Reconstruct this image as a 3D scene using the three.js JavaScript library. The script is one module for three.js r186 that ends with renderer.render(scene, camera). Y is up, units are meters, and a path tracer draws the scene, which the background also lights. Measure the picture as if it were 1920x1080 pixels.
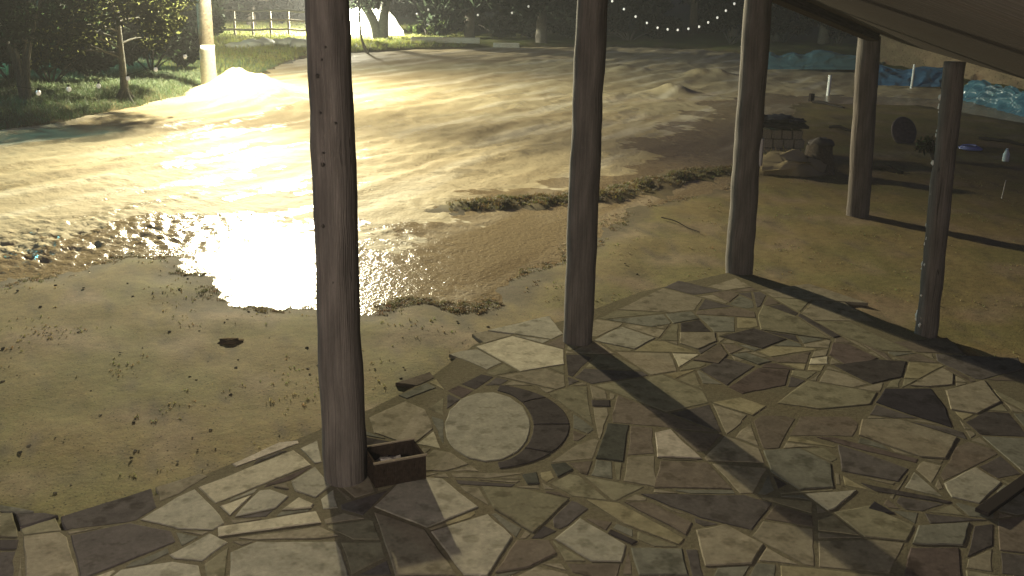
import * as THREE from 'three';
import { mergeGeometries, mergeVertices } from 'three/addons/utils/BufferGeometryUtils.js';
import { RoundedBoxGeometry } from 'three/addons/geometries/RoundedBoxGeometry.js';
import { createNoise2D, createNoise3D, createNoise4D } from 'simplex-noise';

// ------------------------------------------------------------------ camera, sky, lights, exposure
const scene = new THREE.Scene();
const CAM_H = 2.7, FOCAL = 1850, PITCH = 16.8 * Math.PI / 180, ROLL = 0.8 * Math.PI / 180;
const camera = new THREE.PerspectiveCamera(2 * Math.atan(540 / FOCAL) * 180 / Math.PI, 16 / 9, 0.05, 600);
camera.position.set(0, CAM_H, 0);
camera.rotation.set(-PITCH, 0, ROLL, 'YXZ');
camera.updateMatrixWorld(true);
const renderer = new THREE.WebGLRenderer({ antialias: true });
renderer.toneMapping = THREE.LinearToneMapping;
renderer.toneMappingExposure = 2.0;
renderer.shadowMap.enabled = true;

// night sky: deep blue air, a little lighter towards the horizon all round
{
  const w = 64, h = 32, d = new Float32Array(w * h * 4);
  for (let j = 0; j < h; j++) for (let i = 0; i < w; i++) {
    const e = Math.abs(j / (h - 1) - 0.5) * 2, k = 1.25 - 0.5 * e;
    d.set([0.0045 * k, 0.0055 * k, 0.0260 * k, 1], (j * w + i) * 4);
  }
  const t = new THREE.DataTexture(d, w, h, THREE.RGBAFormat, THREE.FloatType);
  t.mapping = THREE.EquirectangularReflectionMapping; t.magFilter = THREE.LinearFilter; t.needsUpdate = true;
  scene.background = t; scene.environment = t;
}
const moon = new THREE.DirectionalLight(new THREE.Color(0.62, 0.75, 1.0), 0.02);
moon.position.set(-30, 60, 20); moon.target.position.set(0, 0, -15);
moon.castShadow = true; moon.shadow.radius = 20; moon.shadow.mapSize.set(2048, 2048);
Object.assign(moon.shadow.camera, { left: -60, right: 60, top: 60, bottom: -60, near: 1, far: 160 });
scene.add(moon, moon.target);

// ------------------------------------------------------------------ helpers
function rng(seed) { let a = seed >>> 0; return () => { a = (a + 0x6D2B79F5) | 0; let t = Math.imul(a ^ (a >>> 15), 1 | a); t = (t + Math.imul(t ^ (t >>> 7), 61 | t)) ^ t; return ((t ^ (t >>> 14)) >>> 0) / 4294967296; }; }
const R = rng(7);
const n2 = createNoise2D(rng(11)), n2b = createNoise2D(rng(12)), n3 = createNoise3D(rng(13)), n4 = createNoise4D(rng(14));
const clamp = (v, a, b) => Math.max(a, Math.min(b, v));
const sstep = (a, b, v) => { const t = clamp((v - a) / (b - a), 0, 1); return t * t * (3 - 2 * t); };
const lerp = (a, b, t) => a + (b - a) * t;
const V = (x, y, z) => new THREE.Vector3(x, y, z);
const col = (r, g, b) => new THREE.Color().setRGB(r, g, b);
// survey: where the line of sight of a photo pixel (1920 x 1080) meets a level, or a distance
function ray(px, py) { return V((px - 960) / FOCAL, -(py - 540) / FOCAL, -1).applyQuaternion(camera.quaternion); }
function at(px, py, y = 0) { const d = ray(px, py); return d.multiplyScalar((y - CAM_H) / d.y).add(camera.position); }
function atDist(px, py, dist) { const d = ray(px, py); return d.multiplyScalar(dist / Math.hypot(d.x, d.z)).add(camera.position); }
const hd = p => Math.hypot(p.x, p.z);
const used = {};
function numbered(n) { used[n] = (used[n] || 0) + 1; return used[n] === 1 ? n : `${n}_${String(used[n] - 1).padStart(3, '0')}`; }
function shade(m) { m.castShadow = true; m.receiveShadow = true; return m; }
function tag(o, label, category, group, kind) { o.userData.label = label; if (category) o.userData.category = category; if (group) o.userData.group = group; if (kind) o.userData.kind = kind; return o; }
function thing(name, label, category, pos, turn = 0, group) {
  const o = new THREE.Group(); o.name = numbered(name); scene.add(o);
  if (pos) o.position.copy(pos); o.rotation.y = turn;
  return tag(o, label, category, group);
}
function part(parent, name, geo, mat) { const m = shade(new THREE.Mesh(geo, mat)); m.name = name; parent.add(m); return m; }
function struct(name, geo, mat, label, kind = 'structure') { const m = shade(new THREE.Mesh(geo, mat)); m.name = name; m.userData.kind = kind; m.userData.label = label; scene.add(m); return m; }
const merge = list => mergeGeometries(list.map(g => g.index ? g.toNonIndexed() : g));
function box(w, h, d, x = 0, y = 0, z = 0, r = 0) {
  const g = r ? new RoundedBoxGeometry(w, h, d, 2, r) : new THREE.BoxGeometry(w, h, d); g.translate(x, y, z); return g;
}
function limb(points, radii, seg = 12, sides = 8) {
  const c = new THREE.CatmullRomCurve3(points), fr = c.computeFrenetFrames(seg), pos = [], uv = [], idx = [];
  const L = c.getLength();
  for (let i = 0; i <= seg; i++) {
    const t = i / seg, p = c.getPoint(t), f = t * (radii.length - 1), k = Math.min(Math.floor(f), radii.length - 2), r = lerp(radii[k], radii[k + 1], f - k);
    for (let j = 0; j <= sides; j++) {
      const a = j / sides * Math.PI * 2, v = p.clone().addScaledVector(fr.normals[i], Math.cos(a) * r).addScaledVector(fr.binormals[i], Math.sin(a) * r);
      pos.push(v.x, v.y, v.z); uv.push(j / sides, t * L);
    }
  }
  const s = sides + 1;
  for (let i = 0; i < seg; i++) for (let j = 0; j < sides; j++) { const a = i * s + j; idx.push(a, a + 1, a + s, a + 1, a + s + 1, a + s); }
  for (const [i, flip] of [[0, 1], [seg, 0]]) { const c0 = pos.length / 3, p = c.getPoint(i / seg); pos.push(p.x, p.y, p.z); uv.push(0.5, 0);
    for (let j = 0; j < sides; j++) flip ? idx.push(c0, i * s + j + 1, i * s + j) : idx.push(c0, i * s + j, i * s + j + 1); }
  const g = new THREE.BufferGeometry();
  g.setAttribute('position', new THREE.Float32BufferAttribute(pos, 3)); g.setAttribute('uv', new THREE.Float32BufferAttribute(uv, 2)); g.setIndex(idx); g.computeVertexNormals();
  return g;
}
function jitter(g, amt, freq, seed = 0) {
  const p = g.attributes.position;
  for (let i = 0; i < p.count; i++) {
    const x = p.getX(i), y = p.getY(i), z = p.getZ(i);
    p.setXYZ(i, x + amt * n3(x * freq + seed, y * freq, z * freq), y + amt * n3(x * freq, y * freq + 9 + seed, z * freq), z + amt * n3(x * freq, y * freq, z * freq + 17 + seed));
  }
  g.computeVertexNormals(); return g;
}
function clump(r, detail, amt, seed, sy = 1) {
  let g = new THREE.IcosahedronGeometry(r, detail); g.deleteAttribute('normal'); g.deleteAttribute('uv'); g = mergeVertices(g);
  jitter(g, amt, 1.4 / r, seed); g.scale(1, sy, 1); g.computeVertexNormals(); return g;
}
// ---- computed textures
function tex(w, h, fn, srgb) {
  const d = new Uint8Array(w * h * 4);
  for (let j = 0; j < h; j++) for (let i = 0; i < w; i++) { const c = fn(i / w, j / h); const k = (j * w + i) * 4; if (typeof c === 'number') { d[k] = d[k + 1] = d[k + 2] = clamp(c, 0, 1) * 255; } else { d[k] = clamp(c[0], 0, 1) * 255; d[k + 1] = clamp(c[1], 0, 1) * 255; d[k + 2] = clamp(c[2], 0, 1) * 255; } d[k + 3] = 255; }
  const t = new THREE.DataTexture(d, w, h); t.magFilter = THREE.LinearFilter; t.minFilter = THREE.LinearMipmapLinearFilter; t.generateMipmaps = true; t.wrapS = t.wrapT = THREE.RepeatWrapping; if (srgb) t.colorSpace = THREE.SRGBColorSpace; t.needsUpdate = true; return t;
}
// noise that repeats over the unit square
function tn(u, v, f, seed = 0) { const a = u * Math.PI * 2, b = v * Math.PI * 2, k = f / (Math.PI * 2); return n4(Math.cos(a) * k + seed, Math.sin(a) * k + seed, Math.cos(b) * k - seed, Math.sin(b) * k + seed * 0.7); }
const soilBump = tex(512, 512, (u, v) => 0.5 + 0.16 * tn(u, v, 10, 3) + 0.14 * tn(u, v, 30, 5) + 0.14 * tn(u, v, 80, 9) + 0.08 * tn(u, v, 170, 2));
const soilMap = tex(512, 512, (u, v) => { const a = 0.86 + 0.07 * tn(u, v, 14, 1) + 0.07 * tn(u, v, 60, 4) + 0.06 * tn(u, v, 150, 6); const s = tn(u, v, 70, 8) > 0.62 ? 0.62 : 1; return [a * s, a * s * (0.99 + 0.02 * tn(u, v, 20, 7)), a * s * 0.97]; }, true);
const stoneMap = tex(512, 512, (u, v) => { const a = 0.84 + 0.08 * tn(u, v, 7, 21) + 0.06 * tn(u, v, 26, 22) + 0.05 * tn(u, v, 110, 23); const st = sstep(0.0, 0.8, tn(u, v, 7, 27) + 0.5 * tn(u, v, 24, 28)) * 0.13; return [a - st, a - st * 1.02, a - st * 1.12]; }, true);
const stoneBump = tex(512, 512, (u, v) => 0.5 + 0.2 * tn(u, v, 9, 31) + 0.15 * tn(u, v, 36, 32) + 0.1 * tn(u, v, 120, 33));
const ringN = (u, v, k, s, seed) => n3(Math.cos(u * 6.2832) * k + seed, Math.sin(u * 6.2832) * k, v * s + seed);
const crack = (u, v) => sstep(0.05, 0.0, Math.abs(ringN(u, v, 2.2, 1.3, 71))) * sstep(-0.1, 0.35, ringN(u, v, 1.2, 3.5, 77));
const woodMap = tex(512, 1024, (u, v) => { const a = 0.82 + 0.05 * ringN(u, v, 16, 4, 41) + 0.05 * ringN(u, v, 6, 2.5, 43) + 0.09 * ringN(u, v, 1.5, 5, 42) + 0.05 * ringN(u, v, 30, 30, 44); const c = 1 - 0.45 * crack(u, v); return [a * c, a * c * 0.985, a * c * 0.96]; }, true);
const woodBump = tex(512, 1024, (u, v) => 0.55 + 0.16 * ringN(u, v, 16, 4, 41) + 0.12 * ringN(u, v, 5, 5, 46) - 0.4 * crack(u, v));
woodMap.wrapT = woodBump.wrapT = THREE.MirroredRepeatWrapping;
const barkMap = tex(256, 256, (u, v) => { const a = 0.76 + 0.14 * tn(u, v, 12, 51) + 0.1 * tn(u, v, 50, 52); return [a, a, a * 0.97]; }, true);
const rippleBump = tex(512, 512, (u, v) => 0.5 + 0.24 * tn(u, v, 14, 61) + 0.16 * tn(u, v, 34, 62) + 0.08 * tn(u, v, 80, 63));
function mat(c, rough = 0.9, extra = {}) { return new THREE.MeshStandardMaterial({ color: c, roughness: rough, metalness: 0, ...extra }); }
function dull(c, extra = {}) { return new THREE.MeshPhysicalMaterial({ color: c, roughness: 0.95, specularIntensity: 0, ...extra }); }
const rep = (t, x, y) => { const c = t.clone(); c.repeat.set(x, y); c.needsUpdate = true; return c; };

// ------------------------------------------------------------------ the lie of the land
const px2 = list => list.map(([x, y]) => { const p = at(x, y); return [p.x, p.z]; });
// near edge of the flood, left to right, then round behind the camera: the yard
const shore = px2([[-420, 640], [-150, 560], [0, 527], [120, 500], [250, 470], [330, 474], [350, 508], [410, 522], [430, 556], [520, 571], [590, 566], [680, 578], [760, 560], [800, 548], [832, 571], [872, 572], [925, 552], [962, 528], [1005, 500], [1060, 470], [1112, 440], [1160, 400], [1250, 372], [1370, 350], [1430, 290], [1500, 190], [1720, 195], [1960, 235]]);
const yard = [...shore, [60, -14], [60, 30], [-60, 30], [-60, -9]];
const bankLine = px2([[-1200, 480], [-500, 330], [-200, 275], [0, 244], [150, 219], [250, 200], [385, 178], [450, 150], [570, 107], [660, 100], [760, 91], [900, 89], [1080, 87], [1280, 90], [1400, 100], [1440, 124], [1600, 132], [1760, 164], [1960, 225]]);
const bank = [...bankLine, [140, -24], [140, -300], [-300, -300], [-300, -2]];
function segDist(x, z, poly) { let m = 1e9; for (let i = 0; i < poly.length; i++) { const [ax, az] = poly[i], [bx, bz] = poly[(i + 1) % poly.length]; const dx = bx - ax, dz = bz - az; const t = clamp(((x - ax) * dx + (z - az) * dz) / (dx * dx + dz * dz), 0, 1); const d = (x - ax - t * dx) ** 2 + (z - az - t * dz) ** 2; if (d < m) m = d; } return Math.sqrt(m); }
function inside(x, z, poly) { let c = false; for (let i = 0, j = poly.length - 1; i < poly.length; j = i++) { const [ax, az] = poly[i], [bx, bz] = poly[j]; if ((az > z) !== (bz > z) && x < (bx - ax) * (z - az) / (bz - az) + ax) c = !c; } return c; }
const sd = (x, z, poly) => segDist(x, z, poly) * (inside(x, z, poly) ? -1 : 1);   // negative inside
const WATER = -0.035;
const ridge = px2([[870, 384], [960, 376], [1060, 372], [1150, 362], [1240, 338], [1300, 324], [1380, 318]]);
function ridgeDist(x, z) { let m = 1e9; for (let i = 0; i + 1 < ridge.length; i++) { const [ax, az] = ridge[i], [bx, bz] = ridge[i + 1]; const dx = bx - ax, dz = bz - az; const t = clamp(((x - ax) * dx + (z - az) * dz) / (dx * dx + dz * dz), 0, 1); m = Math.min(m, Math.hypot(x - ax - t * dx, z - az - t * dz)); } return m; }
function groundH(x, z) {
  const dY = sd(x, z, yard), dB = sd(x, z, bank);
  let h = WATER + clamp(-dY * 0.07, -0.4, 0.035) + 0.012 * n2(x * 1.1, z * 1.1) * sstep(6, 0.2, Math.abs(dY)) + 0.007 * n2b(x * 4, z * 4) + 0.004 * n2(x * 11, z * 11);
  const hb = WATER + clamp(-dB * 0.22, -0.4, 0.22) + clamp(-dB - 1, 0, 80) * 0.018 + 0.05 * n2(x * 0.5, z * 0.5) * sstep(0, 2, -dB) + 0.025 * n2b(x * 2.2, z * 2.2) * sstep(0, 1, -dB);
  h = Math.max(h, hb);
  const rd = ridgeDist(x, z) + 0.25 * n2(x * 1.6, z * 1.6);
  h = Math.max(h, WATER + 0.06 - rd * 0.16 + 0.02 * n2b(x * 5, z * 5));
  return h;
}
function onGround(px, py) { let p = at(px, py, 0); for (let k = 0; k < 4; k++) p = at(px, py, groundH(p.x, p.z)); return p; }
function fanGrid(nz, nx, z0, z1, width, fn) {   // rows closer together near the house
  const pos = new Float32Array((nz + 1) * (nx + 1) * 3), uv = new Float32Array((nz + 1) * (nx + 1) * 2), colr = new Float32Array((nz + 1) * (nx + 1) * 3), idx = [], A = 6;
  let k = 0; const l0 = Math.log(z0 + A), l1 = Math.log(z1 + A);
  for (let j = 0; j <= nz; j++) { const z = -(Math.exp(lerp(l0, l1, j / nz)) - A), w = width(z);
    for (let i = 0; i <= nx; i++, k++) { const x = lerp(-w, w, i / nx), r = fn(x, z); pos.set([x, r[0], z], k * 3); uv.set([x, -z], k * 2); colr.set(r[1], k * 3); } }
  for (let j = 0; j < nz; j++) for (let i = 0; i < nx; i++) { const a = j * (nx + 1) + i, b = a + nx + 1; idx.push(a, a + 1, b, a + 1, b + 1, b); }
  const g = new THREE.BufferGeometry();
  g.setAttribute('position', new THREE.BufferAttribute(pos, 3)); g.setAttribute('uv', new THREE.BufferAttribute(uv, 2)); g.setAttribute('color', new THREE.BufferAttribute(colr, 3)); g.setIndex(idx); g.computeVertexNormals(); return g;
}
const cSoil = [0.212, 0.164, 0.072], cOlive = [0.178, 0.152, 0.06], cDamp = [0.135, 0.108, 0.07], cPink = [0.25, 0.185, 0.125], cBank = [0.085, 0.11, 0.05], cLawn = [0.13, 0.15, 0.05];
const mix3 = (a, b, t) => [lerp(a[0], b[0], t), lerp(a[1], b[1], t), lerp(a[2], b[2], t)];
const ground = struct('ground', fanGrid(430, 430, -5.2, 420, z => 9 + 1.15 * Math.max(0, -z), (x, z) => {
  const h = groundH(x, z), dB = sd(x, z, bank);
  let c = mix3(cSoil, cOlive, sstep(-0.35, 0.5, n2(x * 0.55, z * 0.55) + 0.4 * n2b(x * 2.1, z * 2.1)));
  c = mix3(c, cPink, 0.7 * sstep(0.25, 0.75, n2b(x * 0.8 + 7, z * 0.8)));
  c = mix3(c, cDamp, 0.75 * sstep(0.35, 0.7, n2(x * 2.6 + 3, z * 2.6) * 0.6 + n2b(x * 7, z * 7) * 0.5));
  c = mix3(c, [0.115, 0.092, 0.058], 0.85 * sstep(WATER + 0.03, WATER + 0.014, h + 0.01 * n2(x * 3, z * 3)));
  const g = sstep(0.2, -0.9, dB + 0.5 * n2(x, z));
  const far = mix3(cBank, cLawn, sstep(-9, -5, x + 0.6 * n2(x * 0.4, z * 0.4)));
  c = mix3(c, mix3(far, cDamp, 0.5 * sstep(0.1, 0.6, n2(x * 0.7, z * 0.7 + 4))), g);
  return [h, c];
}), new THREE.MeshPhysicalMaterial({ color: 0xffffff, roughness: 0.95, specularIntensity: 0.1, vertexColors: true, map: rep(soilMap, 0.55, 0.55), bumpMap: rep(soilBump, 0.55, 0.55), bumpScale: 0.004 }), 'muddy yard and the grassy far bank');

// ------------------------------------------------------------------ flood water
const hump = at(452, 172), hump2 = at(560, 205);
const SPLASH = [[hump, 0.62, 1.0, 1.6], [at(520, 190), 0.35, 0.9, 1.3], [hump2, 0.22, 1.2, 1.2], [at(1262, 172), 0.28, 0.5, 0.6], [at(1175, 130), 0.2, 0.8, 0.9], [at(1330, 140), 0.3, 0.9, 0.7]];
const churnLine = px2([[60, 462], [150, 436], [250, 424], [330, 432], [400, 420]]);   // water breaking over the drowned edge at the left
function churnDist(x, z) { let m = 1e9; for (let i = 0; i + 1 < churnLine.length; i++) { const [ax, az] = churnLine[i], [bx, bz] = churnLine[i + 1], dx = bx - ax, dz = bz - az, t = clamp(((x - ax) * dx + (z - az) * dz) / (dx * dx + dz * dz), 0, 1); m = Math.min(m, Math.hypot(x - ax - t * dx, z - az - t * dz)); } return m; }
const FX = 0.44, FZ = -0.9;
function waterH(x, z) {
  const dY = sd(x, z, yard), depthIn = sstep(0.5, 5.5, dY);
  const a = x * FX + z * FZ, b = -x * FZ + z * FX;
  let h = depthIn * (0.04 * n2(a * 0.16, b * 0.55) + 0.02 * n2b(a * 0.45, b * 1.3) + 0.012 * n2(a * 1.3 + 5, b * 3.1) + 0.009 * n2b(x * 3.2, z * 2.4) * (0.4 + 0.6 * n2(x * 0.4, z * 0.4)));
  const churn = 0.25 + 0.75 * sstep(-0.2, 0.5, n2b(x * 0.5 + 20, z * 0.5)) ;
  h += (0.0045 + 0.010 * sstep(0.3, 2.5, dY) * (1 - 0.6 * depthIn)) * churn * (n2(x * 3.1, z * 3.1) + 0.7 * n2b(x * 6.3, z * 6.3)) * 1.0;
  h += 0.0018 * n2(x * 15, z * 15);
  const cd = churnDist(x, z); if (cd < 1.6) h += sstep(1.5, 0.1, cd + 0.4 * n2(x * 1.5, z * 1.5)) * (0.05 * (0.55 - Math.abs(n2(x * 2.6, z * 3.4))) + 0.032 * (0.5 - Math.abs(n2b(x * 6, z * 7))));
  for (const [p, H, rx, rz] of SPLASH) { const u = (x - p.x) / rx, v = (z - p.z) / rz, q = u * u + v * v; if (q < 9) h += H * Math.exp(-q) * (0.9 + 0.22 * n2b(x * 1.1, z * 1.1) + 0.06 * n2(x * 3, z * 3)); }
  return WATER + h;
}
const cMud = [0.37, 0.305, 0.185], cFoam = [0.53, 0.47, 0.34], cThick = [0.3, 0.24, 0.14];
{
  const all = fanGrid(560, 620, 3.5, 75, z => 5 + 0.78 * -z, (x, z) => {
    const a = x * FX + z * FZ, b = -x * FZ + z * FX;
    let c = mix3(cMud, cThick, sstep(0, 0.8, n2(a * 0.16 + 3, b * 0.8) + 0.4 * n2b(a * 0.6, b * 2.6)));
    c = mix3(c, cFoam, 0.8 * sstep(0.1, 0.9, n2b(a * 0.12 + 9, b * 0.9) + 0.35 * n2(a * 0.5, b * 3.2)));
    return [waterH(x, z), c];
  });
  // the still shallows along the yard are clear of foam; the torrent beyond is broken and dull
  const P = all.attributes.position, still = [], fast = [], clear = [], I = all.index.array;
  for (let k = 0; k < I.length; k += 3) {
    const x = P.getX(I[k]), z = P.getZ(I[k]), d = sd(x, z, yard);
    if (d < -1.2 || sd(x, z, bank) < -2.5) continue;
    const sa = x * FX + z * FZ, sb = -x * FZ + z * FX, slick = n2b(sa * 0.22 + 40, sb * 0.9) + 0.6 * n2(sa * 0.9, sb * 3.5 + 7) + 0.25 * n2b(x * 5, z * 5);   // glossy patches added along the flow to break the lamp glare into streaks
    (d + 0.7 * n2(x * 0.7, z * 0.7) + 0.25 * n2b(x * 3, z * 3) < 2.1 - 0.9 * sstep(-3, -6, x) ? still : slick > 0.55 && z > -28 ? clear : fast).push(I[k], I[k + 1], I[k + 2]);
  }
  const A = all.clone(); A.setIndex(fast); const B = all.clone(); B.setIndex(still);
  const C = all.clone(); C.setIndex(clear);
  struct('glint_patches', C, new THREE.MeshPhysicalMaterial({ color: 0xffffff, vertexColors: true, roughness: 0.3, specularIntensity: 0.34, ior: 1.33, bumpMap: rep(rippleBump, 0.9, 0.9), bumpScale: 0.013 }), 'glossy patches added in the flood for streaks of glare');
  struct('flood_water', A, new THREE.MeshPhysicalMaterial({ color: 0xffffff, vertexColors: true, roughness: 0.75, specularIntensity: 0.1, ior: 1.33, bumpMap: rep(rippleBump, 0.6, 0.6), bumpScale: 0.012 }), 'muddy flood water running across the yard');
  struct('shallow_water', B, new THREE.MeshPhysicalMaterial({ color: col(0.68, 0.62, 0.55), vertexColors: true, roughness: 0.2, specularIntensity: 0.42, ior: 1.33, bumpMap: rep(rippleBump, 0.9, 0.9), bumpScale: 0.013 }), 'still shallow flood water along the yard edge');
}

// ------------------------------------------------------------------ flagstone paving
const pavingPoly = px2([[-260, 1040], [-120, 985], [0, 966], [36, 1006], [128, 1004], [330, 922], [433, 878], [560, 830], [700, 772], [800, 720], [890, 652], [1060, 606], [1200, 553], [1385, 512], [1560, 566], [1735, 640], [1920, 724], [2300, 900]]).concat([[4.5, 0.3], [-3.2, 0.3]]);
const areaOf = p => { let a = 0; for (let i = 0; i < p.length; i++) { const q = p[(i + 1) % p.length]; a += p[i][0] * q[1] - q[0] * p[i][1]; } return a / 2; };
const ccw = p => areaOf(p) < 0 ? p.slice().reverse() : p;
const centroid = p => { let x = 0, z = 0; for (const q of p) { x += q[0]; z += q[1]; } return [x / p.length, z / p.length]; };
function clip(poly, nx, nz, c) {   // keeps nx*x + nz*z <= c
  const out = []; for (let i = 0; i < poly.length; i++) { const a = poly[i], b = poly[(i + 1) % poly.length], da = nx * a[0] + nz * a[1] - c, db = nx * b[0] + nz * b[1] - c; if (da <= 0) out.push(a); if ((da < 0) !== (db < 0) && da !== db) { const t = da / (da - db); out.push([lerp(a[0], b[0], t), lerp(a[1], b[1], t)]); } } return out;
}
function hull(pts) { const p = pts.slice().sort((a, b) => a[0] - b[0] || a[1] - b[1]); const cr = (o, a, b) => (a[0] - o[0]) * (b[1] - o[1]) - (a[1] - o[1]) * (b[0] - o[0]); const half = l => { const h = []; for (const q of l) { while (h.length > 1 && cr(h[h.length - 2], h[h.length - 1], q) <= 0) h.pop(); h.push(q); } h.pop(); return h; }; return half(p).concat(half(p.reverse())); }
function shrink(poly, g) { const p = ccw(poly); let out = p; for (let i = 0; i < p.length; i++) { const a = p[i], b = p[(i + 1) % p.length], dx = b[0] - a[0], dz = b[1] - a[1], l = Math.hypot(dx, dz); if (l < 1e-5) continue; const nx = dz / l, nz = -dx / l; out = clip(out, nx, nz, nx * a[0] + nz * a[1] - g); if (out.length < 3) return null; } return out; }
function minus(cell, conv) { const p = ccw(conv), out = []; let rest = cell; for (let i = 0; i < p.length && rest.length > 2; i++) { const a = p[i], b = p[(i + 1) % p.length], dx = b[0] - a[0], dz = b[1] - a[1], l = Math.hypot(dx, dz) || 1, nx = dz / l, nz = -dx / l, c = nx * a[0] + nz * a[1]; const o = clip(rest, -nx, -nz, -c); if (o.length > 2 && Math.abs(areaOf(o)) > 0.003) out.push(o); rest = clip(rest, nx, nz, c); } return out; }
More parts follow.
